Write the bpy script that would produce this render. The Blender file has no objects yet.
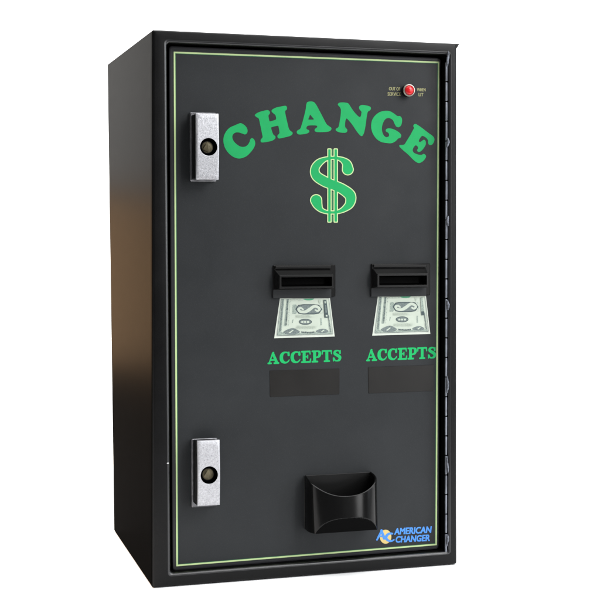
import bpy, math, random
import numpy as np
from mathutils import Vector, Matrix
from mathutils.geometry import tessellate_polygon

random.seed(7)
scene = bpy.context.scene
COL = scene.collection

# ------------------------------------------------------------------ sizes (metres)
H, W, D = 0.66, 0.390, 0.320          # cabinet
DOOR = 0.014                          # recess of the door face behind the frame face

# ------------------------------------------------------------------ camera
YAW, PITCH, ROLL, F = 0.2932, -0.0193, -0.0015, 1328.9
CAM = np.array([-0.2866, -1.5529, 0.4124]); CX, CY = 300.0, 265.5
_cy, _sy, _cp, _sp = math.cos(YAW), math.sin(YAW), math.cos(PITCH), math.sin(PITCH)
FW = np.array([_sy*_cp, _cy*_cp, _sp]); RT = np.array([_cy, -_sy, 0.0]); UP = np.cross(RT, FW)
R2 = math.cos(ROLL)*RT + math.sin(ROLL)*UP; U2 = -math.sin(ROLL)*RT + math.cos(ROLL)*UP
cd = bpy.data.cameras.new('camera'); cam = bpy.data.objects.new('camera', cd); COL.objects.link(cam)
cam.matrix_world = Matrix(((R2[0], U2[0], -FW[0], CAM[0]), (R2[1], U2[1], -FW[1], CAM[1]),
                           (R2[2], U2[2], -FW[2], CAM[2]), (0, 0, 0, 1)))
cd.sensor_width = 36.0; cd.lens = F/600*36; cd.shift_x = 0; cd.shift_y = -(300-CY)/600
cd.clip_start = 0.05; cd.clip_end = 100
scene.camera = cam

def at(px, py, y=DOOR):
    """measured point of the photograph -> (x, z) on the plane at depth y"""
    d = FW + R2*((px-CX)/F) - U2*((py-CY)/F)
    t = (y-CAM[1])/d[1]
    p = CAM + d*t
    return (float(p[0]), float(p[2]))

# ------------------------------------------------------------------ materials
def nodes(name):
    m = bpy.data.materials.new(name); m.use_nodes = True
    nt = m.node_tree
    return m, nt, nt.nodes['Principled BSDF']

def mat(name, col, rough=0.5, spec=0.3, metal=0.0, bump=0.0, bscale=900.0, var=0.0, vscale=14.0,
        rvar=0.0, detail=3.0, speck=0.0, speck_col=(0.3, 0.3, 0.3), coat=0.0):
    m, nt, b = nodes(name)
    b.inputs['Base Color'].default_value = (*col, 1)
    b.inputs['Roughness'].default_value = rough
    b.inputs['Specular IOR Level'].default_value = spec
    b.inputs['Metallic'].default_value = metal
    if coat: b.inputs['Coat Weight'].default_value = coat; b.inputs['Coat Roughness'].default_value = 0.08
    tc = nt.nodes.new('ShaderNodeTexCoord')
    def noise(scale, det):
        n = nt.nodes.new('ShaderNodeTexNoise'); n.inputs['Scale'].default_value = scale
        n.inputs['Detail'].default_value = det; nt.links.new(tc.outputs['Object'], n.inputs['Vector']); return n
    last = None
    if var:
        n = noise(vscale, 5.0)
        mr = nt.nodes.new('ShaderNodeMapRange'); mr.inputs['From Min'].default_value = 0.3; mr.inputs['From Max'].default_value = 0.7
        mr.inputs['To Min'].default_value = 1-var; mr.inputs['To Max'].default_value = 1+var
        nt.links.new(n.outputs['Fac'], mr.inputs['Value'])
        vm = nt.nodes.new('ShaderNodeVectorMath'); vm.operation = 'SCALE'; vm.inputs[0].default_value = col
        nt.links.new(mr.outputs['Result'], vm.inputs['Scale'])
        last = vm.outputs['Vector']
    if speck:
        n = noise(bscale*0.8, 2.0)
        r = nt.nodes.new('ShaderNodeMapRange'); r.inputs['From Min'].default_value = 0.60; r.inputs['From Max'].default_value = 0.72
        r.inputs['To Max'].default_value = speck
        nt.links.new(n.outputs['Fac'], r.inputs['Value'])
        mx = nt.nodes.new('ShaderNodeMix'); mx.data_type = 'RGBA'
        nt.links.new(r.outputs['Result'], mx.inputs[0])
        mx.inputs[6].default_value = (*col, 1); mx.inputs[7].default_value = (*speck_col, 1)
        if last is not None: nt.links.new(last, mx.inputs[6])
        last = mx.outputs[2]
    if last is not None: nt.links.new(last, b.inputs['Base Color'])
    if rvar:
        n = noise(vscale*2.3, 6.0)
        mr = nt.nodes.new('ShaderNodeMapRange'); mr.inputs['From Min'].default_value = 0.3; mr.inputs['From Max'].default_value = 0.7
        mr.inputs['To Min'].default_value = rough-rvar; mr.inputs['To Max'].default_value = rough+rvar
        nt.links.new(n.outputs['Fac'], mr.inputs['Value']); nt.links.new(mr.outputs['Result'], b.inputs['Roughness'])
    if bump:
        n = noise(bscale, detail)
        bp = nt.nodes.new('ShaderNodeBump'); bp.inputs['Strength'].default_value = bump; bp.inputs['Distance'].default_value = 0.0006
        nt.links.new(n.outputs['Fac'], bp.inputs['Height']); nt.links.new(bp.outputs['Normal'], b.inputs['Normal'])
    return m

def engraved(name, paper, ink, scale, lo, hi):
    """fine banknote line work: two crossed wave patterns broken up by noise"""
    m, nt, b = nodes(name)
    tc = nt.nodes.new('ShaderNodeTexCoord')
    n = nt.nodes.new('ShaderNodeTexNoise'); n.inputs['Scale'].default_value = scale; n.inputs['Detail'].default_value = 3
    nt.links.new(tc.outputs['Object'], n.inputs['Vector'])
    v = nt.nodes.new('ShaderNodeTexVoronoi'); v.inputs['Scale'].default_value = scale*0.8
    nt.links.new(tc.outputs['Object'], v.inputs['Vector'])
    ad = nt.nodes.new('ShaderNodeMath'); ad.operation = 'ADD'
    nt.links.new(n.outputs['Fac'], ad.inputs[0]); nt.links.new(v.outputs['Distance'], ad.inputs[1])
    mr = nt.nodes.new('ShaderNodeMapRange'); mr.inputs['From Min'].default_value = lo; mr.inputs['From Max'].default_value = hi
    nt.links.new(ad.outputs[0], mr.inputs['Value'])
    mx = nt.nodes.new('ShaderNodeMix'); mx.data_type = 'RGBA'
    nt.links.new(mr.outputs['Result'], mx.inputs[0]); mx.inputs[6].default_value = (*ink, 1); mx.inputs[7].default_value = (*paper, 1)
    nt.links.new(mx.outputs[2], b.inputs['Base Color'])
    b.inputs['Roughness'].default_value = 0.5; b.inputs['Specular IOR Level'].default_value = 0.2
    return m

def srgb(r, g, b):
    f = lambda c: c/12.92 if c <= 0.04045 else ((c+0.055)/1.055)**2.4
    return (f(r/255), f(g/255), f(b/255))

M = {}
M['side'] = mat('black_powder_coat_side', (0.0024, 0.0023, 0.0022), 0.36, 0.00006, bump=0.008, bscale=1500, rvar=0.008, vscale=30)
M['frame'] = mat('black_powder_coat_front', (0.0018, 0.0018, 0.0020), 0.36, 0.17, bump=0.22, bscale=1400, rvar=0.05, vscale=10, speck=0.12, speck_col=(0.05, 0.05, 0.055))
M['edge'] = mat('black_powder_coat_highlight_edge', (0.006, 0.006, 0.007), 0.30, 0.6, bump=0.1, bscale=1400)  # lighter, glossier coat that puts a highlight line on the inner frame edge
M['inside'] = mat('recess_black', (0.002, 0.002, 0.002), 0.6, 0.03)
M['panel'] = mat('charcoal_door_overlay', (0.0196, 0.0213, 0.0229), 0.46, 0.14, bump=0.10, bscale=1300, var=0.09, vscale=11, rvar=0.09, speck=0.22, speck_col=(0.042, 0.045, 0.048))
M['dooredge'] = mat('charcoal_door_rim', (0.024, 0.024, 0.027), 0.45, 0.22, bump=0.1, bscale=1300)
M['green'] = mat('green_print', srgb(28, 148, 84), 0.5, 0.12, bump=0.05, bscale=1300, var=0.05, vscale=40)
M['green_small'] = mat('small_green_print', srgb(28, 160, 90), 0.5, 0.12, bump=0.05, bscale=1300)
M['pale'] = mat('pale_green_print', srgb(176, 196, 142), 0.5, 0.2)
M['teal'] = mat('dark_green_print', srgb(40, 92, 62), 0.5, 0.2)
M['yellow'] = mat('yellow_print', srgb(196, 174, 112), 0.5, 0.2)
M['blue'] = mat('blue_print', srgb(70, 130, 206), 0.5, 0.2)
M['white'] = mat('cream_small_print', srgb(150, 148, 106), 0.5, 0.2)
M['strip'] = mat('dark_label_strip', (0.0140, 0.0133, 0.0126), 0.30, 0.18, var=0.12, vscale=25, bump=0.02, bscale=200)
M['cast'] = mat('cast_silver', (0.40, 0.40, 0.42), 0.46, 0.45, 0.45, bump=0.45, bscale=1000, var=0.20, vscale=500, speck=0.7, speck_col=(0.16, 0.16, 0.18))
M['castdark'] = mat('cast_dark', (0.16, 0.16, 0.17), 0.38, 0.5, 0.7, bump=0.5, bscale=500, var=0.3, vscale=120)
M['blackplastic'] = mat('black_plastic', (0.004, 0.004, 0.004), 0.30, 0.12, bump=0.03, bscale=900)
M['snout'] = mat('black_plastic_snout', (0.0045, 0.0045, 0.0045), 0.32, 0.18, bump=0.05, bscale=900)
M['ramp'] = mat('grey_plastic_ramp', (0.0215, 0.0228, 0.024), 0.46, 0.14, bump=0.1, bscale=900)
M['void'] = mat('slot_dark', (0.0006, 0.0006, 0.0006), 0.9, 0.0)
M['mouth'] = mat('slot_interior', (0.0012, 0.0012, 0.0012), 0.5, 0.03)
M['gloss'] = mat('gloss_black_moulding', (0.0022, 0.0022, 0.0022), 0.17, 0.20, bump=0.03, bscale=60)
M['underside'] = mat('matt_black_moulding', (0.0022, 0.0022, 0.0022), 0.6, 0.02)
M['core'] = mat('brass_lock_core', (0.10, 0.085, 0.05), 0.45, 0.4, 0.5, bump=0.2, bscale=600, var=0.3, vscale=200)
M['steel'] = mat('hinge_steel', (0.15, 0.16, 0.185), 0.45, 0.4, 0.35, var=0.35, vscale=60, bump=0.2, bscale=500)
M['weld'] = mat('weld_steel', (0.10, 0.108, 0.128), 0.48, 0.4, 0.2, var=0.7, vscale=400, bump=0.6, bscale=400)
M['chrome'] = mat('ring_metal', (0.34, 0.31, 0.27), 0.34, 0.5, 0.7)
M['red'] = mat('red_lens', srgb(196, 24, 30), 0.22, 0.4, var=0.12, vscale=300)
M['chip'] = mat('bare_metal_chip', (0.5, 0.5, 0.5), 0.4, 0.4)
M['paper'] = mat('white_seamless_paper', (0.95, 0.95, 0.95), 0.9, 0.05)
PAPER = srgb(178, 187, 174); INK = srgb(84, 96, 96)
M['bill'] = mat('banknote_paper', PAPER, 0.5, 0.2, var=0.04, vscale=120)
M['billedge'] = mat('banknote_margin', srgb(188, 194, 184), 0.5, 0.2)
M['eng_lo'] = engraved('banknote_fine_lines', PAPER, srgb(112, 126, 122), 1500, 0.62, 1.05)
M['eng_mid'] = engraved('banknote_ornament', srgb(150, 162, 152), srgb(78, 94, 92), 1500, 0.62, 1.05)
M['eng_hi'] = engraved('banknote_dark_ornament', srgb(112, 122, 120), srgb(58, 70, 72), 1500, 0.6, 1.05)
M['ink'] = mat('banknote_ink', srgb(66, 78, 80), 0.5, 0.2, var=0.15, vscale=500)
M['seal'] = mat('banknote_green', srgb(78, 146, 112), 0.5, 0.2)

# ------------------------------------------------------------------ mesh builder
class MB:
    def __init__(s): s.v = []; s.f = []; s.m = []; s.mats = []
    def mi(s, m):
        if m not in s.mats: s.mats.append(m)
        return s.mats.index(m)
    def add(s, verts, faces, m):
        o = len(s.v); s.v += [tuple(map(float, v)) for v in verts]; k = s.mi(m)
        for f in faces: s.f.append(tuple(i+o for i in f)); s.m.append(k)
    def loops(s, loops, ms, cap0=None, cap1=None, closed=True):
        """skin between successive vertex loops; ms one material or one per band"""
        n = len(loops[0])
        for a in range(len(loops)-1):
            m = ms[a] if isinstance(ms, (list, tuple)) else ms
            fs = []
            for i in range(n if closed else n-1):
                j = (i+1) % n
                fs.append((i, j, n+j, n+i))
            s.add(list(loops[a])+list(loops[a+1]), fs, m)
        if cap0: s.add(loops[0], [tuple(range(n))[::-1]], cap0)
        if cap1: s.add(loops[-1], [tuple(range(n))], cap1)
    def build(s, name, parent=None, angle=35, merge=True, label=None):
        me = bpy.data.meshes.new(name)
        me.from_pydata(s.v, [], s.f)
        for m in s.mats: me.materials.append(M[m])
        me.polygons.foreach_set('material_index', s.m)
        if merge:
            import bmesh
            bm = bmesh.new(); bm.from_mesh(me)
            bmesh.ops.remove_doubles(bm, verts=bm.verts, dist=1e-6)
            bmesh.ops.recalc_face_normals(bm, faces=bm.faces)
            bm.to_mesh(me); bm.free()
        if angle:
            me.polygons.foreach_set('use_smooth', [True]*len(me.polygons))
            me.set_sharp_from_angle(angle=math.radians(angle))
        me.update()
        o = bpy.data.objects.new(name, me); COL.objects.link(o)
        if parent is not None:
            o.parent = parent
            o.matrix_parent_inverse = parent_inv(parent)
        if label: o['label'] = label
        return o

ROOT_LOC = Vector((W/2, D/2, 0))
def parent_inv(p):
    return Matrix.Translation(-ROOT_LOC) if p is root else Matrix.Identity(4)

root = bpy.data.objects.new('change_machine', None); COL.objects.link(root)
root.location = ROOT_LOC; root.empty_display_size = 0.1
root['label'] = 'black steel change machine cabinet with charcoal door and green lettering on white paper'
root['category'] = 'change machine'

def rrect(x0, z0, x1, z1, r, y, n=5):
    out = []
    for cx, cz, a0 in ((x1-r, z1-r, 0), (x0+r, z1-r, 90), (x0+r, z0+r, 180), (x1-r, z0+r, 270)):
        for k in range(n):
            a = math.radians(a0+90*k/(n-1)); out.append((cx+r*math.cos(a), y, cz+r*math.sin(a)))
    return out
def quad_rr(c, inset, r, y, n=5):
    """rounded loop on a general quad c = TL,TR,BR,BL in (x,z), inset inwards"""
    (ax, az), (bx, bz), (cx_, cz_), (dx, dz) = c
    base = rrect(0, 0, 1, 1, 1e-6, y, n)
    pts = [(bx-inset, bz-inset), (ax+inset, az-inset), (dx+inset, dz+inset), (cx_-inset, cz_+inset)]
    out = []
    for k, (px, pz) in enumerate(pts):
        sx = -1 if k in (0, 3) else 1; sz = -1 if k in (0, 1) else 1
        for j in range(n):
            a = math.radians(90*k+90*j/(n-1))
            out.append((px+sx*r+r*math.cos(a), y, pz+sz*r+r*math.sin(a)))
    return out
def box(mb, x0, x1, y0, y1, z0, z1, m, b=0.0008):
    """bevelled box, front at y0"""
    L = [rrect(x0+b, z0+b, x1-b, z1-b, b, y1), rrect(x0, z0, x1, z1, b*1.5, y1-b) if False else rrect(x0, z0, x1, z1, b*1.5, y1-b),
         rrect(x0, z0, x1, z1, b*1.5, y0+b), rrect(x0+b, z0+b, x1-b, z1-b, b, y0)]
    mb.loops(L, m, m, m)
def cyl(mb, c, r0, r1, y0, y1, m, n=40, cap=True):
    L = [[(c[0]+r*math.cos(2*math.pi*i/n), y, c[1]+r*math.sin(2*math.pi*i/n)) for i in range(n)] for r, y in ((r0, y0), (r1, y1))]
    mb.loops(L, m, None, m if cap else None)
def lathe(mb, c, prof, ms, n=48, cap=None):
    L = [[(c[0]+r*math.cos(2*math.pi*i/n), y, c[1]+r*math.sin(2*math.pi*i/n)) for i in range(n)] for r, y in prof]
    mb.loops(L, ms, None, cap)

# ------------------------------------------------------------------ flat print helpers
def smooth(pts, n=5):
    P = np.array(pts, float); N = len(P); out = []
    for i in range(N):
        p0, p1, p2, p3 = P[i-1], P[i], P[(i+1) % N], P[(i+2) % N]
        for k in range(n):
            t = k/n
            out.append(0.5*((2*p1)+(-p0+p2)*t+(2*p0-5*p1+4*p2-p3)*t*t+(-p0+3*p1-3*p2+p3)*t**3))
    return [tuple(p) for p in out]
def flat(mb, loops, m, lev=1, y=DOOR):
    """filled outline(s) printed on the plane y; loops in (x,z), first loop outer, the rest holes"""
    yy = y-0.00012*lev
    L3 = [[Vector((p[0], p[1], 0)) for p in lp] for lp in loops]
    tris = tessellate_polygon(L3)
    vs = [(p[0], yy, p[1]) for lp in loops for p in lp]
    mb.add(vs, tris, m)
def px_loop(pts, ox, oy, sc, sm=5):
    q = [(ox+x/sc, oy+y/sc) for x, y in pts]
    if sm: q = smooth(q, sm)
    return [at(*p) for p in q]

def contours(F, xs, ys, level=0.0):
    """marching squares (F<level inside) -> closed loops"""
    ny, nx = F.shape; G = F-level; segs = {}
    def ip(a, b, ga, gb):
        t = ga/(ga-gb); return (a[0]+(b[0]-a[0])*t, a[1]+(b[1]-a[1])*t)
    nxt = {}; pt = {}
    ins = G < 0
    cells = np.argwhere((ins[:-1, :-1].astype(int)+ins[1:, :-1]+ins[:-1, 1:]+ins[1:, 1:]) % 4 != 0)
    for j, i in cells:
        c = [(j, i), (j, i+1), (j+1, i+1), (j+1, i)]
        g = [G[a] for a in c]; cr = []
        for k in range(4):
            a, b = c[k], c[(k+1) % 4]
            if (g[k] < 0) != (g[(k+1) % 4] < 0):
                key = (min(a, b), max(a, b))
                pt[key] = ip((xs[a[1]], ys[a[0]]), (xs[b[1]], ys[b[0]]), g[k], g[(k+1) % 4])
                cr.append((key, g[k] < 0))
        outs = [k for k, inside in cr if inside]; inns = [k for k, inside in cr if not inside]
        if len(outs) == 1: nxt[outs[0]] = inns[0]
        else:
            ks = [k for k, _ in cr]
            for q, (k, inside) in enumerate(cr):
                if inside: nxt[k] = ks[(q+1) % 4]
    loops = []; seen = set()
    for k0 in list(nxt):
        if k0 in seen: continue
        lp = []; k = k0
        while k not in seen and k in nxt:
            seen.add(k); lp.append(pt[k]); k = nxt[k]
        if len(lp) > 5: loops.append(lp)
    return loops
def area(lp): return 0.5*sum(lp[i-1][0]*lp[i][1]-lp[i][0]*lp[i-1][1] for i in range(len(lp)))
def inside(p, lp):
    x, y = p; c = False
    for i in range(len(lp)):
        (x0, y0), (x1, y1) = lp[i-1], lp[i]
        if (y0 > y) != (y1 > y) and x < (x1-x0)*(y-y0)/(y1-y0)+x0: c = not c
    return c
def nest(loops):
    """group contours into outer + its holes"""
    loops = sorted(loops, key=lambda l: -abs(area(l))); sets = []
    for lp in loops:
        d = [o for o in loops if o is not lp and abs(area(o)) > abs(area(lp)) and inside(lp[0], o)]
        if len(d) % 2 == 0: sets.append([lp])
        else:
            own = min(d, key=lambda o: abs(area(o)))
            next(s for s in sets if s[0] is own).append(lp)
    return sets
def open_curve(pts, n=8):
    P = np.array(pts, float)
    P = np.vstack([2*P[0]-P[1], P, 2*P[-1]-P[-2]]); out = []
    for i in range(1, len(P)-2):
        p0, p1, p2, p3 = P[i-1:i+3]
        for k in range(n):
            t = k/n
            out.append(0.5*((2*p1)+(-p0+p2)*t+(2*p0-5*p1+4*p2-p3)*t*t+(-p0+3*p1-3*p2+p3)*t**3))
    out.append(P[-2]); return np.array(out)
def sdf_strokes(strokes, xs, ys):
    X, Y = np.meshgrid(xs, ys); Fd = np.full(X.shape, 1e3)
    for s in strokes:
        kind = s[0]
        if kind == 'p' or kind == 'l':       # p: smooth path, l: straight path of (x,y,r)
            P = open_curve(s[1]) if kind == 'p' else np.array(s[1], float)
            for (x0, y0, r0), (x1, y1, r1) in zip(P[:-1], P[1:]):
                dx, dy = x1-x0, y1-y0; L = dx*dx+dy*dy+1e-12
                t = np.clip(((X-x0)*dx+(Y-y0)*dy)/L, 0, 1)
                Fd = np.minimum(Fd, np.hypot(X-x0-t*dx, Y-y0-t*dy)-(r0+(r1-r0)*t))
        elif kind == 'b':                    # box x0,y0,x1,y1
            x0, y0, x1, y1 = s[1]
            qx = np.abs(X-(x0+x1)/2)-(x1-x0)/2; qy = np.abs(Y-(y0+y1)/2)-(y1-y0)/2
            Fd = np.minimum(Fd, np.hypot(np.maximum(qx, 0), np.maximum(qy, 0))+np.minimum(np.maximum(qx, qy), 0))
    return Fd

# ------------------------------------------------------------------ cabinet
def cabinet():
    mb = MB()
    # outer outline: slightly out of true, as the real sheet-metal shell is
    front = [(at(152.6, 29.6, 0)), (at(457.0, 43.4, 0)), (at(457.1, 564.1, 0)), (at(152.3, 588.0, 0))]
    back = [at(107.6, 64.0, D), (W+0.001, H), (W+0.001, 0.0), at(114.2, 531.2, D)]
    r = 0.003
    inner = [at(167.0, 42.4, 0), at(449.0, 54.4, 0), at(448.4, 551.6, 0), at(170.8, 573.6, 0)]
    def mixq(t): return [(a[0]+(b[0]-a[0])*t, a[1]+(b[1]-a[1])*t) for a, b in zip(front, back)]
    L = [quad_rr(back, 0, 0.002, D)]
    for t in (0.75, 0.5, 0.25, 0.04): L.append(quad_rr(mixq(t), 0, 0.002, D*t))
    ms = ['side']*4
    for k in range(0, 6):
        a = math.pi/2*k/5
        L.append(quad_rr(front, r*(1-math.cos(a)), 0.002, r*(1-math.sin(a))))
        ms.append('side' if k < 3 else 'frame')
    ri = 0.0034
    for k in range(0, 9):
        a = math.pi/2*k/8
        L.append(quad_rr(inner, -ri+ri*math.sin(a), 0.0042, ri*(1-math.cos(a)))); ms.append('frame' if k < 1 else 'edge')
    L.append(quad_rr(inner, 0, 0.0042, 0.0042)); ms.append('frame')
    L.append(quad_rr(inner, 0, 0.0042, 0.034)); ms.append('inside')
    mb.loops(L, ms, 'side', 'inside')
    return mb.build('cabinet', root, angle=50)
cab = cabinet()

# small chip in the paint on the left upright, tiny scratches
mb = MB()
x, z = at(168.0, 463.3, 0)
mb.add([(x-0.0016, -0.0002, z), (x, -0.0003, z+0.0012), (x+0.0012, -0.0002, z+0.0002), (x+0.0002, -0.0002, z-0.0009)], [(0, 1, 2, 3)], 'chip')
o = mb.build('paint_chip', cab, angle=0, label='small bright chip in the black paint')

# top sheet of the shell stands proud of the side at the right corner
mb = MB(); tri = [at(456.4, 43.6, 0), at(459.8, 43.8, 0), at(457.2, 48.0, 0), at(456.2, 48.2, 0)]
mb.loops([[(x, 0.0012, z) for x, z in tri], [(x, 0.05, z) for x, z in tri]], 'frame', 'frame', 'frame')
mb.build('corner_lip', cab, angle=30)

# ------------------------------------------------------------------ door
dq = [at(169.0, 45.8), at(440.8, 57.8), at(439.0, 549.0), at(172.7, 570.9)]
mb = MB()
L = [quad_rr(dq, 0, 0.003, 0.032), quad_rr(dq, 0, 0.003, DOOR+0.0012), quad_rr(dq, 0.0004, 0.003, DOOR+0.0004), quad_rr(dq, 0.0014, 0.003, DOOR)]
L2 = quad_rr(dq, 0.0032, 0.002, DOOR)
mb.loops(L+[L2], ['inside', 'dooredge', 'dooredge', 'dooredge'], 'inside', 'panel')
door = mb.build('door', root, angle=40)

# border line
mb = MB()
ob = [at(173.6, 51.5), at(439.4, 61.6), at(436.9, 545.2), at(176.2, 566.4)]
def annulus(c, i0, i1, m, lev):
    a = quad_rr(c, i0, 0.0004, DOOR-0.00012*lev); b = quad_rr(c, i1, 0.0003, DOOR-0.00012*lev)
    mb.loops([a, b], m)
annulus(ob, 0.0001, 0.0020, 'pale', 1)
annulus(ob, 0.0020, 0.0027, 'teal', 1)
mb.build('border_line', door, angle=0)

# headline: C H A N G E
LET = {
 'C': (220, 115, 12.0, [(248,98),(285,115),(315,145),(330,180),(325,215),(300,233),(265,222),(225,210),(185,212),(155,235),(148,270),(165,315),(205,355),(250,380),(300,380),(335,355),(355,320),(365,290),(385,278),(410,295),(422,335),(415,375),(385,425),(335,480),(285,510),(225,522),(165,505),(110,465),(65,405),(42,330),(45,260),(75,195),(120,150),(175,125),(215,108)], None),
 'H': (250, 100, 12.0, [(58,185),(72,165),(110,145),(160,130),(210,122),(233,135),(238,160),(222,185),(225,215),(233,252),(242,256),(298,241),(310,232),(312,210),(303,180),(280,160),(260,140),(265,117),(310,92),(370,78),(425,70),(443,88),(440,115),(422,132),(425,170),(445,260),(465,340),(485,370),(510,390),(505,415),(470,435),(410,450),(350,462),(330,445),(332,422),(352,400),(350,365),(342,322),(330,309),(262,326),(254,336),(262,370),(280,415),(303,435),(300,465),(260,490),(200,503),(145,510),(127,495),(132,470),(150,450),(145,410),(125,310),(105,225),(80,207)], None),
 'A': (293, 95, 13.333, [(180,115),(200,92),(245,86),(285,100),(315,140),(350,205),(400,300),(445,385),(480,415),(511,440),(503,470),(470,488),(380,495),(310,492),(288,473),(293,453),(320,430),(316,410),(260,405),(200,410),(180,430),(183,455),(212,470),(215,495),(180,515),(120,525),(72,524),(50,502),(57,475),(95,450),(115,400),(140,310),(165,210)], [(228,264),(252,290),(276,320),(268,328),(240,329),(208,328),(204,320),(216,290)]),
 'N': (330, 98, 13.636, [(106,90),(125,66),(170,60),(235,68),(262,90),(300,150),(350,215),(398,258),(418,250),(426,215),(428,188),(402,155),(397,120),(430,96),(500,103),(548,120),(557,145),(545,168),(515,190),(500,260),(485,370),(465,470),(445,510),(430,519),(405,505),(360,450),(300,360),(242,292),(222,282),(208,320),(207,395),(233,428),(232,458),(205,474),(130,468),(82,445),(80,422),(115,395),(130,330),(145,230),(148,160),(133,125)], None),
 'G': (366, 106, 15.0, [(295,72),(360,80),(415,110),(470,150),(508,152),(535,180),(540,230),(525,290),(490,318),(450,305),(425,260),(400,210),(350,182),(310,185),(275,215),(250,270),(238,330),(245,395),(270,445),(305,468),(340,455),(345,425),(330,400),(298,380),(300,350),(340,335),(400,345),(460,372),(505,405),(528,440),(515,475),(480,490),(440,530),(380,558),(310,555),(230,540),(160,495),(105,420),(78,330),(85,230),(130,150),(205,92)], None),
 'E': (395, 120, 13.04, [(238,75),(260,51),(295,65),(360,110),(430,165),(490,208),(513,245),(505,290),(480,323),(447,324),(431,300),(432,272),(420,248),(392,222),(355,207),(325,238),(310,275),(328,287),(352,272),(378,258),(398,276),(400,320),(372,370),(335,408),(302,416),(288,392),(300,368),(290,340),(265,332),(240,362),(230,398),(250,430),(300,450),(345,455),(375,442),(403,465),(395,500),(360,540),(320,560),(285,553),(240,520),(170,450),(100,390),(57,345),(64,326),(100,325),(125,315),(160,260),(200,195),(235,130),(247,105)], None)}
mb = MB()
for k, (ox, oy, sc, pts, hole) in LET.items():
    lp = [px_loop(pts, ox, oy, sc)]
    if hole: lp.append(px_loop(hole, ox, oy, sc))
    flat(mb, lp, 'green')
mb.build('headline_lettering', door, angle=0, merge=False)

# dollar sign
xs = np.arange(70, 440, 2.5); ys = np.arange(30, 580, 2.5)
S = ('p', [(352,196,34),(345,160,26),(318,134,15),(285,122,9),(250,119,8),(205,127,11),(160,152,21),(133,192,25),(142,238,29),(195,275,31),(255,300,30),(320,330,31),(368,372,33),(364,425,26),(325,462,15),(285,479,9),(250,483,8),(205,479,9),(170,462,14),(150,430,27),(141,402,35)])
bars = [('b', (221,62,238,545)), ('b', (263,62,280,545))]
Fd = sdf_strokes([S]+bars, xs, ys)
gap = sdf_strokes([('b', (246, 62, 255, 545))], xs, ys)
mb = MB()
tp = lambda lp: [at(295+x/6.667, 140+y/6.667) for x, y in lp]
for st in nest(contours(Fd, xs, ys, 6.0)): flat(mb, [tp(l) for l in st], 'pale', 1)
for st in nest(contours(Fd, xs, ys, -0.5)): flat(mb, [tp(l) for l in st], 'green', 2)
# dark channel between the two bars where the S does not cross
Fs = sdf_strokes([S], xs, ys)
for st in nest(contours(np.maximum(gap, 12-Fs), xs, ys, 0.0)): flat(mb, [tp(l) for l in st], 'teal', 2)
mb.build('dollar_sign', door, angle=0, merge=False)

# ACCEPTS, twice
GL = {
 'A': [('l', [(.13,.10,.05),(.42,.86,.06)]), ('l', [(.45,.86,.10),(.80,.12,.12)]), ('l', [(.46,.93,.06),(.50,.93,.06)]), ('l', [(.26,.33,.055),(.66,.33,.055)]), ('l', [(.04,.065,.065),(.29,.065,.065)]), ('l', [(.58,.065,.065),(.97,.065,.065)])],
 'C': [('p', [(.83,.70,.10),(.78,.86,.06),(.60,.92,.055),(.40,.90,.075),(.21,.74,.13),(.16,.50,.15),(.22,.25,.14),(.42,.10,.09),(.62,.08,.06),(.80,.18,.05),(.88,.29,.04)]), ('l', [(.85,.93,.045),(.87,.70,.06)])],
 'E': [('b', (.14,.05,.40,.95)), ('l', [(.05,.93,.065),(.80,.93,.065)]), ('l', [(.05,.065,.065),(.82,.065,.065)]), ('l', [(.80,.93,.06),(.83,.72,.05)]), ('l', [(.83,.065,.06),(.88,.30,.05)]), ('l', [(.35,.50,.06),(.58,.50,.06)]), ('l', [(.60,.62,.045),(.60,.38,.045)])],
 'P': [('b', (.14,.05,.40,.95)), ('l', [(.05,.93,.065),(.45,.93,.065)]), ('l', [(.05,.065,.065),(.54,.065,.065)]), ('p', [(.35,.94,.055),(.56,.93,.06),(.74,.84,.11),(.76,.67,.13),(.68,.50,.10),(.52,.43,.06),(.35,.42,.055)])],
 'T': [('b', (.36,.05,.62,.95)), ('l', [(.07,.93,.065),(.91,.93,.065)]), ('l', [(.07,.92,.06),(.05,.68,.045)]), ('l', [(.91,.92,.06),(.94,.68,.045)]), ('l', [(.26,.065,.065),(.72,.065,.065)])],
 'S': [('p', [(.74,.72,.08),(.68,.88,.06),(.48,.93,.055),(.28,.85,.10),(.24,.70,.12),(.40,.58,.12),(.60,.48,.13),(.74,.34,.13),(.68,.15,.10),(.48,.07,.055),(.28,.10,.055),(.16,.28,.07)]), ('l', [(.78,.93,.04),(.77,.70,.06)]), ('l', [(.12,.06,.04),(.12,.30,.06)])]}
gx = np.arange(-.1, 1.12, .022); gy = np.arange(-.1, 1.12, .022)
GC = {k: nest(contours(sdf_strokes(v, gx, gy), gx, gy, 0.008)) for k, v in GL.items()}
ADV = {'A': 1.06, 'C': 1.0, 'E': .98, 'P': .94, 'T': 1.0, 'S': .92}
def quad_map(c):
    """unit square -> quad TL,TR,BR,BL (projective), v up from the bottom"""
    src = [(0, 1), (1, 1), (1, 0), (0, 0)]; A = []; B = []
    for (u, v), (x, z) in zip(src, c):
        A += [[u, v, 1, 0, 0, 0, -u*x, -v*x], [0, 0, 0, u, v, 1, -u*z, -v*z]]; B += [x, z]
    h = np.linalg.solve(np.array(A), np.array(B))
    def f(u, v):
        w = h[6]*u+h[7]*v+1; return (float((h[0]*u+h[1]*v+h[2])/w), float((h[3]*u+h[4]*v+h[5])/w))
    return f
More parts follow.
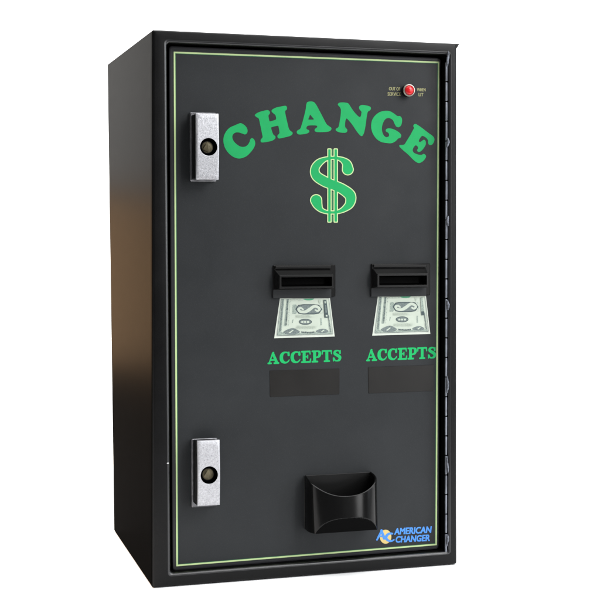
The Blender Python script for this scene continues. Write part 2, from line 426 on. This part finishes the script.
def accepts(corners):
    mb = MB(); f = quad_map([at(*p) for p in corners]); tot = sum(ADV[c] for c in 'ACCEPTS')-.06; x = 0
    for c in 'ACCEPTS':
        for st in GC[c]: flat(mb, [[f((x+p[0])/tot, p[1]) for p in lp] for lp in st], 'green_small')
        x += ADV[c]
    return mb.build('accepts_lettering', door, angle=0, merge=False)
accepts([(268.0, 352.0), (341.0, 349.6), (341.2, 361.4), (267.8, 364.2)])
accepts([(366.6, 349.2), (435.8, 346.6), (435.9, 358.4), (366.4, 361.2)])

# blank label strips
for c in ([(269.6, 370.6), (339.5, 368.6), (339.3, 394.3), (270.0, 397.0)], [(368.0, 367.2), (433.8, 364.8), (433.6, 390.9), (368.3, 393.4)]):
    mb = MB(); q = [at(*p) for p in c]
    L = [quad_rr(q, 0, 0.0006, DOOR-0.00005), quad_rr(q, 0.0002, 0.0006, DOOR-0.0005)]
    mb.loops(L, 'strip', None, 'strip')
    mb.build('label_strip', door, angle=0)

# banknote pictures printed on the door below the slots
bill_src = [(90, 40), (545, 38), (588, 386), (38, 402)]
cp = lambda x, y: at(270+x/9.09, 294+y/9.09)
BL = [cp(*p) for p in bill_src]
BR = [at(377.9, 296.2), at(425.9, 295.9), at(430.3, 333.9), at(372.2, 335.6)]
def inv_map(f):
    def g(x, z):
        u, v = .5, .5
        for _ in range(12):
            a = f(u, v); du = f(u+1e-4, v); dv = f(u, v+1e-4)
            J = np.array([[(du[0]-a[0])/1e-4, (dv[0]-a[0])/1e-4], [(du[1]-a[1])/1e-4, (dv[1]-a[1])/1e-4]])
            s = np.linalg.solve(J, np.array([x-a[0], z-a[1]])); u += s[0]; v += s[1]
        return u, v
    return g
fL = quad_map(BL); gL = inv_map(fL)
def ell(cx, cy, rx, ry, n=36, a0=0, a1=360):
    return [(cx+rx*math.cos(math.radians(a0+(a1-a0)*i/n)), cy+ry*math.sin(math.radians(a0+(a1-a0)*i/n))) for i in range(n)]
bx = np.arange(225, 490, 2.0); by = np.arange(80, 200, 2.0)
Sb = [('p', [(300,140,7),(280,128,9),(258,136,11),(272,158,12),(315,163,13),(355,143,15),(398,113,13),(432,118,12),(450,138,11),(432,154,9),(412,146,7)])]
S_loops = nest(contours(sdf_strokes(Sb, bx, by), bx, by))
def banknote(f, dark_tail):
    mb = MB()
    cnt = [0]
    def put(pts, m, lev, holes=()):
        loops = []; cnt[0] += 1; lev = lev*0.6+cnt[0]*0.03
        for lp in [pts]+list(holes):
            loops.append([f(*gL(*cp(*p))) for p in lp])
        flat(mb, loops, m, lev)
    put([(90,40),(318,39),(545,38),(566,210),(588,386),(310,394),(38,402),(64,220)], 'billedge', 1)
    put([(104,44),(320,42),(532,42),(552,205),(568,362),(310,370),(62,378),(84,210)], 'bill', 2)
    put([(106,46),(128,46),(104,350),(74,352)], 'eng_mid', 3)
    put([(150,46),(172,46),(150,292),(124,292)], 'eng_mid', 3)
    put([(178,46),(188,46),(170,292),(158,292)], 'eng_lo', 3)
    put([(520,190),(540,190),(562,350),(535,352)], 'eng_lo', 3)
    put([(66,352),(150,344),(250,352),(320,358),(400,350),(480,340),(560,338),(564,360),(310,368),(64,376)], 'eng_mid', 3)
    put(smooth([(120,345),(160,322),(205,310),(240,322),(272,345),(230,366),(180,370),(140,362)]), 'eng_hi', 4)
    put([(168,352),(205,326),(214,330),(180,358)], 'bill', 5)
    put(smooth([(415,338),(450,320),(490,316),(525,330),(520,348),(470,354),(435,350)]), 'eng_hi', 4)
    put([(462,340),(488,324),(497,328),(474,345)], 'bill', 5)
    put([(204,98),(236,94),(252,120),(250,160),(236,182),(200,182)], 'eng_mid', 3)
    put([(452,96),(478,92),(486,120),(484,178),(462,182),(446,150)], 'eng_lo', 3)
    put([(228,138),(256,100),(300,93),(400,93),(444,98),(474,138),(446,178),(400,185),(300,185),(258,178)], 'ink', 4)
    put([(240,138),(262,107),(302,101),(398,101),(438,106),(460,138),(440,170),(398,177),(302,177),(264,170)], 'eng_hi', 5)
    for st in S_loops: put(st[0], 'bill', 6, st[1:])
    put(ell(320, 253, 60, 27), 'ink', 3)
    put(ell(320, 253, 53, 21), 'eng_hi', 4)
    for x0, x1 in ((284, 303), (310, 328), (336, 356)): put([(x0, 246), (x1, 246), (x1, 262), (x0, 262)], 'bill', 5)
    put([(205,232),(214,232),(206,264),(198,262)], 'eng_mid', 3)
    put([(456,220),(468,220),(472,284),(458,284)], 'eng_mid', 3)
    put(ell(350, 41, 50, 17, 24, 0, 180), 'seal', 4)
    rr = random.Random(3)
    for k in range(16):                                  # scroll work along the lower border
        cx = 285+k*7.6; put(ell(cx, 352-abs(k-8)*.7+rr.uniform(-2, 2), 3.4, 8, 10), 'ink' if k % 2 else 'eng_hi', 4)
    for k in range(26):                                  # beading up the left border
        t = k/26; cx = 117-27*t; put(ell(cx, 54+290*t, 7.5, 4.0, 10), 'eng_hi', 4)
        if k < 21: put(ell(161-20*t, 54+290*t, 8, 3.6, 10), 'ink' if k % 3 else 'eng_hi', 4)
    for k in range(18):
        t = k/18; put(ell(529+22*t, 196+150*t, 6, 3.4, 10), 'eng_hi', 4)
    for k in range(5):                                   # small lines of print
        y = 194+k*5; put([(232, y), (410-rr.uniform(0, 60), y-1), (410-rr.uniform(0, 60), y+1), (232, y+2)], 'eng_lo', 4)
    for k in range(4):
        y = 292+k*7; x0 = 215+rr.uniform(0, 30); put([(x0, y), (430-rr.uniform(0, 40), y-1), (430, y+1.6), (x0, y+2.6)], 'eng_lo', 4)
    put([(64,378),(310,370),(569,362),(569.5,365),(310,373),(64,381)], 'ink', 4)
    put([(533,44),(536,44),(572,362),(569,362)], 'eng_hi', 4)
    put([(100,44),(104,44),(64,378),(60,378)], 'eng_hi', 4)
    if dark_tail:
        put([(484,54),(511,54),(532,214),(494,216)], 'ink', 4)
        put([(492,64),(504,64),(507,84),(494,84)], 'eng_lo', 5); put([(504,190),(520,189),(522,204),(506,205)], 'bill', 5)
        put([(497,98),(508,98),(517,170),(503,170)], 'eng_hi', 5)
    else:
        put([(490,54),(512,54),(528,196),(498,198)], 'eng_mid', 4)
        put([(500,180),(526,178),(530,214),(502,216)], 'ink', 5)
    put([(196,48),(300,47),(298,58),(194,60)], 'eng_lo', 3)
    put([(440,56),(456,56),(462,84),(446,86)], 'eng_lo', 3)
    return mb.build('banknote_print', door, angle=0, merge=False)
banknote(fL, True)
banknote(quad_map(BR), False)

# lettering in the built-in sans face
def text_loops(txt):
    cu = bpy.data.curves.new('tmp', 'FONT'); cu.body = txt; cu.resolution_u = 3
    ob = bpy.data.objects.new('tmp', cu); COL.objects.link(ob)
    dg = bpy.context.evaluated_depsgraph_get(); me = bpy.data.meshes.new_from_object(ob.evaluated_get(dg))
    vs = [(v.co.x, v.co.y) for v in me.vertices]; fs = [tuple(p.vertices) for p in me.polygons]
    bpy.data.objects.remove(ob); bpy.data.curves.remove(cu); bpy.data.meshes.remove(me)
    return vs, fs
def put_text(mb, txt, corners, m, lev, shear=0.0, grow=((0, 0),)):
    vs, fs = text_loops(txt)
    xs_ = [v[0] for v in vs]; ys_ = [v[1] for v in vs]; x0, x1, y0, y1 = min(xs_), max(xs_), min(ys_), max(ys_)
    f = quad_map([at(*p) for p in corners])
    for k, (gx_, gy_) in enumerate(grow):
        out = []
        for x, y in vs:
            u, v = (x-x0)/(x1-x0), (y-y0)/(y1-y0); p = f(u+shear*(v-.5), v)
            out.append((p[0]+gx_, DOOR-0.00012*lev-0.00001*k, p[1]+gy_))
        mb.add(out, fs, m)
g4 = 0.00022
mb = MB()
put_text(mb, 'OUT OF', [(388.9, 87.0), (400.0, 87.3), (400.0, 90.6), (388.9, 90.4)], 'white', 1, 0, ((0, 0), (g4, 0)))
put_text(mb, 'SERVICE', [(387.6, 92.2), (400.6, 92.5), (400.6, 95.9), (387.6, 95.7)], 'white', 1, 0, ((0, 0), (g4, 0)))
mb.build('small_lettering', door, angle=0, merge=False)
mb = MB()
put_text(mb, 'WHEN', [(416.9, 88.0), (425.4, 88.2), (425.4, 91.4), (416.9, 91.3)], 'white', 1, 0, ((0, 0), (g4, 0)))
put_text(mb, 'LIT', [(418.6, 93.0), (423.2, 93.1), (423.2, 96.3), (418.6, 96.2)], 'white', 1, 0, ((0, 0), (g4, 0)))
mb.build('small_lettering', door, angle=0, merge=False)

mb = MB()
lc = lambda x, y: (374+x/9.677, 522+y/9.677)
flat(mb, [[at(*lc(*p)) for p in ell(112, 142, 56, 68, 40)]], 'yellow', 1)
lx = np.arange(5, 215, 2.0); ly = np.arange(50, 215, 2.0)
mono = [('l', [(28,172,8),(72,88,11)]), ('l', [(72,82,12),(98,158,13)]), ('l', [(42,138,7),(104,138,7)]),
        ('p', [(176,112,9),(150,112,11),(124,130,13),(118,158,13),(140,180,11),(168,184,9),(192,172,7)])]
Fm = sdf_strokes(mono, lx, ly)
for st in nest(contours(Fm, lx, ly)): flat(mb, [[at(*lc(*p)) for p in lp] for lp in st], 'blue', 2)
bold = ((0, 0), (.00045, 0), (-.00045, 0), (0, .0003), (0, -.0003), (.0004, .0003), (-.0004, -.0003), (.0004, -.0003), (-.0004, .0003))
put_text(mb, 'AMERICAN', [lc(200, 62), lc(553, 42), lc(553, 103), lc(200, 122)], 'blue', 1, .02, bold)
put_text(mb, 'CHANGER', [lc(212, 140), lc(540, 122), lc(540, 182), lc(212, 199)], 'blue', 1, .02, bold)
mb.build('maker_logo', door, angle=0, merge=False)

# ------------------------------------------------------------------ lock handles
def lock(face_px, plate_px, hole_px, hole_r, label):
    """face_px/plate_px = (left, top, right, bottom) measured; bowed cast bar held off the door by a narrow dark block"""
    yF = DOOR-0.024; yP = DOOR-0.005
    x0, z1 = at(face_px[0], face_px[1], yF); x1, z0 = at(face_px[2], face_px[3], yF)
    px0, pz1 = at(plate_px[0], plate_px[1], yP); px1, pz0 = at(plate_px[2], plate_px[3], yP)
    base = MB(); box(base, px0, px1, yP, DOOR-0.0001, pz0, pz1, 'castdark', 0.0012)
    box(base, x0-0.0015, x1-0.0015, yF+0.004, yP, z0+0.001, z1-0.001, 'blackplastic', 0.0006)
    base_o = base.build('lock_handle', root, label=label)
    hc = at(hole_px[0], hole_px[1], yF); zm = hc[1]; R = hole_r
    # bowed front bar with a round hole: grid rings from the hole to the outline
    mb = MB(); n = 64
    ANG = [2*math.pi*(i+.5)/n for i in range(n)]
    for cx_, cz_ in ((x1, z1), (x0, z1), (x0, z0), (x1, z0)):
        t = math.atan2(cz_-zm, cx_-hc[0]) % (2*math.pi); k = min(range(n), key=lambda i: abs(ANG[i]-t)); ANG[k] = t
    def yf(z): t = (z-zm)/((z1-z0)/2); return yF-0.0026+0.0026*abs(t)**1.5
    def outline(inset, y_off):
        lp = []
        for a in ANG:
            c, s = math.cos(a), math.sin(a)
            w = (x1-hc[0]-inset) if c > 0 else (hc[0]-x0-inset); h = (z1-zm-inset) if s > 0 else (zm-z0-inset)
            k = min(w/abs(c), h/abs(s)); lp.append((hc[0]+c*k, hc[1]+s*k, y_off))
        return lp
    hole = [(hc[0]+R*math.cos(a), hc[1]+R*math.sin(a)) for a in ANG]
    o0 = outline(0.0010, 0); rings = [[(x, yf(z)+0.006, z) for x, z in hole], [(x, yf(z)+0.0006, z) for x, z in hole],
        [(hc[0]+(x-hc[0])*1.07, yf(z), hc[1]+(z-hc[1])*1.07) for x, z in hole]]
    for t in (.06, .14, .24, .36, .5, .66, .83, 1.0):
        rings.append([(h_[0]*1.07*(1-t)-hc[0]*.07*(1-t)+o_[0]*t, 0, h_[1]*(1-t)+o_[1]*t) for h_, o_ in zip(hole, o0)])
        rings[-1] = [(x, yf(z), z) for x, y, z in rings[-1]]
    o1 = outline(0, 0)
    rings.append([(x, yf(z)+0.0008, z) for x, z, _ in o1])
    rings.append([(x, yF+0.004, z) for x, z, _ in o1])
    mb.loops(rings, ['void']*2+['cast']*11)
    mb.build('face_plate', base_o, angle=50)
    # lock core at the bottom of the hole, slightly turned wedge on it
    mb = MB(); yc = yF+0.0035
    lathe(mb, hc, [(R*1.0, yc-0.003), (R*.98, yc), (R*.72, yc+0.0006), (R*.2, yc-0.0008)], ['void', 'void', 'core'], cap='core')
    w = R*.62
    mb.add([(hc[0]-w*.1, yc-0.0034, hc[1]+w), (hc[0]+w*.75, yc-0.0004, hc[1]-w*.35), (hc[0]-w*.95, yc-0.0012, hc[1]-w*.45), (hc[0]+w*.2, yc-0.0008, hc[1]-w*.95)],
           [(0, 1, 3), (0, 3, 2)], 'core')
    mb.build('lock_core', base_o, angle=0)
lock((196.2, 113.0, 218.8, 179.8), (190.2, 112.0, 216.6, 181.6), (208.2, 147.0), 0.0098, 'upper silver lock handle')
lock((197.6, 441.0, 219.8, 505.0), (191.6, 439.2, 217.8, 506.2), (208.8, 474.8), 0.0098, 'lower silver lock handle')

# ------------------------------------------------------------------ bill acceptors
def acceptor(dx, dy, sx, label):
    def P(px, py, y): return at(272.8+dx+(px-272.8)*sx, py+dy, y)
    yb = DOOR-0.003
    x0, z1 = P(273.4, 265.2, yb); x1, z0 = P(335.6, 296.6, yb)
    zr = P(300, 288.5, yb)[1]
    mb = MB()
    # flange with a raised rim on top
    box(mb, x0, x1, yb, DOOR-0.0001, z0, z1, 'blackplastic', 0.0008)
    box(mb, x0+0.002, x1-0.006, yb-0.0022, yb-0.00005, z1-0.0048, z1-0.0010, 'snout', 0.0006)
    body = mb.build('bill_acceptor', root, label=label)
    # lower ramp (panel-grey plastic lip under the mouth)
    mb = MB(); xr = x1-0.0058; xl = x0-0.0003
    prof = [(DOOR-0.0002, z0-0.0010), (yb-0.0002, z0-0.0008), (yb-0.0006, zr-0.0012), (DOOR-0.0002, zr-0.0012)]
    mb.loops([[(xl, y, z) for y, z in prof], [(xr, y, z) for y, z in prof]], 'ramp', 'ramp', 'ramp')
    mb.build('bill_ramp', body, angle=0)
    # snout: sloping hood and a hollow mouth
    mb = MB(); yf = DOOR-0.016
    fx0, fz1 = P(279.4, 275.2, yf); fx1, fz0 = P(334.0, 288.2, yf)
    bx0, bx1, bz0, bz1 = x0+0.0012, x1-0.0060, zr-0.0005, z1-0.0052
    t = 0.0026
    L = [rrect(bx0, bz0, bx1, bz1, 0.0012, yb-0.0002), rrect(fx0, fz0, fx1, fz1, 0.0012, yf+0.0030), rrect(fx0, fz0, fx1, fz1, 0.0012, yf+0.0005),
         rrect(fx0+0.0005, fz0+0.0005, fx1-0.0005, fz1-0.0005, 0.0010, yf), rrect(fx0+t, fz0+t, fx1-t, fz1-t, 0.0006, yf),
         rrect(fx0+t+.0004, fz0+t+.0004, fx1-t-.0004, fz1-t-.0004, 0.0006, yf+0.002), rrect(fx0+t+.002, fz0+t+.002, fx1-t-.002, fz1-t-.002, 0.0006, yf+0.0122)]
    mb.loops(L, ['snout']*4+['mouth', 'mouth'], 'blackplastic', 'mouth')
    mb.build('bill_mouth', body, angle=30)
acceptor(0, 0, 1.0, 'left bill acceptor')
acceptor(98.2, -1.4, 0.945, 'right bill acceptor')

# ------------------------------------------------------------------ coin tray
def tray():
    x0, z1 = at(304.6, 476.0); x1, _ = at(371.0, 473.0); _, z0 = at(304.4, 528.6)
    w = x1-x0; h = z1-z0; dep = 0.042
    NT, NV = 120, 60
    def plan(t, off=0.0):
        """t 0..1 from the left door edge round the front to the right door edge -> (x, protrusion, drop of the rim)"""
        a = math.pi*(1-t); c, sn = math.cos(a), math.sin(a); e = 2/3.0
        xn = math.copysign(abs(c)**e, c); pn = abs(sn)**e
        return (x0+w/2+(w/2-off)*xn*(1+0.115*pn), max(0.0, (dep-off)*pn), 0.0085*pn**1.5+0.0125*(1-xn*xn)*pn)
    def lim(z): return 0.0320+z*0.50
    def pt(t, v, off):
        x, p, dr = plan(t, off); top = h-dr; z = v*top
        p *= 1.03-0.17*z/h
        return (x, DOOR-0.0004-min(p, lim(z)-off), z0+z+(off if off and v == 0 else 0))
    mb = MB()
    ts = [0.5-0.5*math.cos(math.pi*(i/NT)) if False else i/NT for i in range(NT+1)]
    outer = [[pt(t, j/NV, 0.0) for t in ts] for j in range(NV+1)]
    inner = [[pt(t, j/NV, 0.0024) for t in ts] for j in range(NV, -1, -1)]
    lip = [[((a[0]*(1-q)+b[0]*q), (a[1]*(1-q)+b[1]*q), max(a[2], b[2])+0.0009*math.sin(math.pi*q)) for a, b in zip(outer[-1], inner[0])] for q in (.25, .5, .75)]
    n = NT+1
    for j in range(NV):
        for i in range(NT):
            f4 = [outer[j][i], outer[j][i+1], outer[j+1][i+1], outer[j+1][i]]
            zc = sum(p[2] for p in f4)/4-z0; pc = plan((ts[i]+ts[i+1])/2)[1]*(1.03-0.17*zc/h)
            mb.add(f4, [(0, 1, 2, 3)], 'underside' if pc > lim(zc) else 'gloss')
    mb.loops([outer[-1]]+lip+inner, 'gloss', closed=False)
    mb.add(outer[0], [tuple(range(NT+1))[::-1]], 'underside')
    mb.add(inner[-1], [tuple(range(NT+1))], 'gloss')
    o = mb.build('coin_tray', root, angle=30, label='glossy black scoop-shaped coin tray')
    # dark back plate behind the scoop
    mb = MB(); box(mb, x0-0.0008, x1+0.0008, DOOR-0.0012, DOOR-0.0001, z0-0.0006, z1+0.0006, 'snout', 0.0004)
    mb.build('back_plate', o)
tray()

# ------------------------------------------------------------------ warning lamp
def lamp():
    yF = DOOR-0.009; c = at(409.4, 90.2, yF); u = 0.00121
    mb = MB()
    lathe(mb, c, [(6.1*u, DOOR-0.0001), (6.1*u, yF+0.0022)], ['blackplastic'], cap=None)
    lathe(mb, c, [(6.1*u, yF+0.0022), (6.5*u, yF+0.0018), (6.5*u, yF+0.0008), (6.0*u, yF), (5.4*u, yF-0.0002), (4.8*u, yF+0.0008)], ['chrome']*5, cap=None)
    o = mb.build('indicator_lamp', root, label='small red warning lamp in a metal ring')
    mb = MB()
    prof = [(4.9*u, yF+0.0008)]+[(4.7*u*math.cos(a), yF+0.0006-0.0034*math.sin(a)) for a in np.linspace(0.05, 1.45, 8)]
    lathe(mb, c, prof, ['red']*(len(prof)-1), cap='red')
    mb.build('lamp_lens', o, angle=60)
lamp()

# ------------------------------------------------------------------ piano hinge on the right
def hinge():
    yh = 0.0025; mb = MB(); r = 0.0014
    a, b = at(446.4, 62, yh), at(445.9, 553, yh)
    n = 25; N = 12
    for k in range(n):
        t0, t1 = k/n+0.0012, (k+1)/n-0.0012
        rr = r*(1+random.uniform(-.04, .04)); ox = random.uniform(-.00012, .00012)
        L = []
        for t, s in ((t0, .8), (t0+.001, 1), (t1-.001, 1), (t1, .8)):
            x, z = a[0]+(b[0]-a[0])*t+ox, a[1]+(b[1]-a[1])*t
            L.append([(x+rr*s*math.cos(2*math.pi*i/N), yh+rr*s*math.sin(2*math.pi*i/N), z) for i in range(N)])
        mb.loops(L, 'steel', 'steel', 'steel')
    # leaf running back to the door along the jamb
    x0, x1 = a[0]-0.0004, a[0]+0.0002
    mb.loops([[(x0, yh+0.001, a[1]), (x1, yh+0.001, a[1]), (x1, 0.018, a[1]), (x0, 0.018, a[1])],
              [(b[0]-0.0004, yh+0.001, b[1]), (b[0]+0.0002, yh+0.001, b[1]), (b[0]+0.0002, 0.018, b[1]), (b[0]-0.0004, 0.018, b[1])]], 'inside', 'inside', 'inside')
    o = mb.build('door_hinge', root, angle=40)
    for y0, y1 in ((51, 66), (138, 147), (216, 226), (300, 310), (376, 393), (456, 473), (534, 546)):
        w = MB(); big = y1 < 320; n = 14; m = 9; L = []
        for k in range(n):
            t = k/(n-1); px = 447.0+0.5*math.sin(5*t+y0)+(.9 if big else .5); py = y0+(y1-y0)*t
            x, z = at(px, py, 0.0)
            env = math.sin(math.pi*min(max(t, .04), .96))**.5
            rx = (.0019 if big else .0014)*env*random.uniform(.82, 1.12); ry = .0013*env*random.uniform(.8, 1.2)
            L.append([(x+rx*math.cos(q)*random.uniform(.96, 1.04), -0.0002+ry*math.sin(q), z) for q in np.linspace(0, 2*math.pi, m+1)[:-1]])
        w.loops(L, 'weld', 'weld', 'weld')
        w.build('weld_bead', o, angle=60)
hinge()

# ------------------------------------------------------------------ white seamless paper
mb = MB()
prof = [(-0.50, 0.0), (1.9, 0.0)]
for k in range(1, 13):
    a = math.pi/2*k/12; prof.append((1.9+0.7*math.sin(a), 0.7*(1-math.cos(a))))
prof.append((2.6, 3.0))
z_floor = -0.0012
mb.loops([[(-2.6, y, z+z_floor) for y, z in prof], [(3.6, y, z+z_floor) for y, z in prof]], 'paper', closed=False)
sweep = mb.build('backdrop', angle=60)
sweep['kind'] = 'structure'
sweep['label'] = 'white seamless paper under and behind the cabinet'

# ------------------------------------------------------------------ light
w = bpy.data.worlds.new('World'); scene.world = w; w.use_nodes = True
bg = w.node_tree.nodes['Background']; bg.inputs['Color'].default_value = (0.97, 0.985, 1.0, 1); bg.inputs['Strength'].default_value = 0.19

def area_lamp(name, loc, target, sx, sy, power, col=(1, 1, 1), spread=180):
    l = bpy.data.lights.new(name, 'AREA'); l.shape = 'RECTANGLE'; l.size = sx; l.size_y = sy
    l.energy = power; l.color = col; l.spread = math.radians(spread)
    o = bpy.data.objects.new(name, l); COL.objects.link(o); o.location = loc
    o.rotation_euler = (Vector(target)-Vector(loc)).to_track_quat('-Z', 'Y').to_euler()
    return o
area_lamp('overhead_softbox', (0.2, 0.25, 3.0), (0.2, 0.25, 0), 4.0, 2.8, 180)
area_lamp('backdrop_softbox', (0.8, 0.9, 2.5), (1.0, 2.7, 0.8), 2.6, 0.8, 50)
area_lamp('key_softbox', (1.25, -1.35, 1.70), (0.25, 0, 0.45), 1.3, 1.1, 36)
area_lamp('strip_softbox', (1.42, -2.20, 0.95), (0.3, 0, 0.45), 0.42, 1.9, 25)
area_lamp('added_cool_lamp', (2.1, -1.15, 0.85), (0.1, 0, 0.45), 0.7, 1.5, 26, (0.88, 0.94, 1.0))  # cool lamp added out of view to light the left inner frame edge
area_lamp('grey_reflection_lamp', (-0.42, 1.75, 0.87), (0.0, 0.1, 0.62), 0.6, 0.62, 10.5, (1.0, 0.98, 0.94), 70)  # unseen lamp added so the upper cabinet side reflects grey
area_lamp('brown_reflection_lamp', (-0.42, 1.75, 0.315), (0.0, 0.1, 0.33), 0.6, 0.46, 10.5, (1.0, 0.61, 0.32), 70)  # unseen lamp added for the brown band reflected in the cabinet side

# ------------------------------------------------------------------ output
scene.view_settings.view_transform = 'Standard'; scene.view_settings.look = 'None'
scene.view_settings.exposure = 0; scene.view_settings.gamma = 1
scene.render.engine = 'CYCLES'
scene.cycles.use_denoising = True
scene.cycles.max_bounces = 8
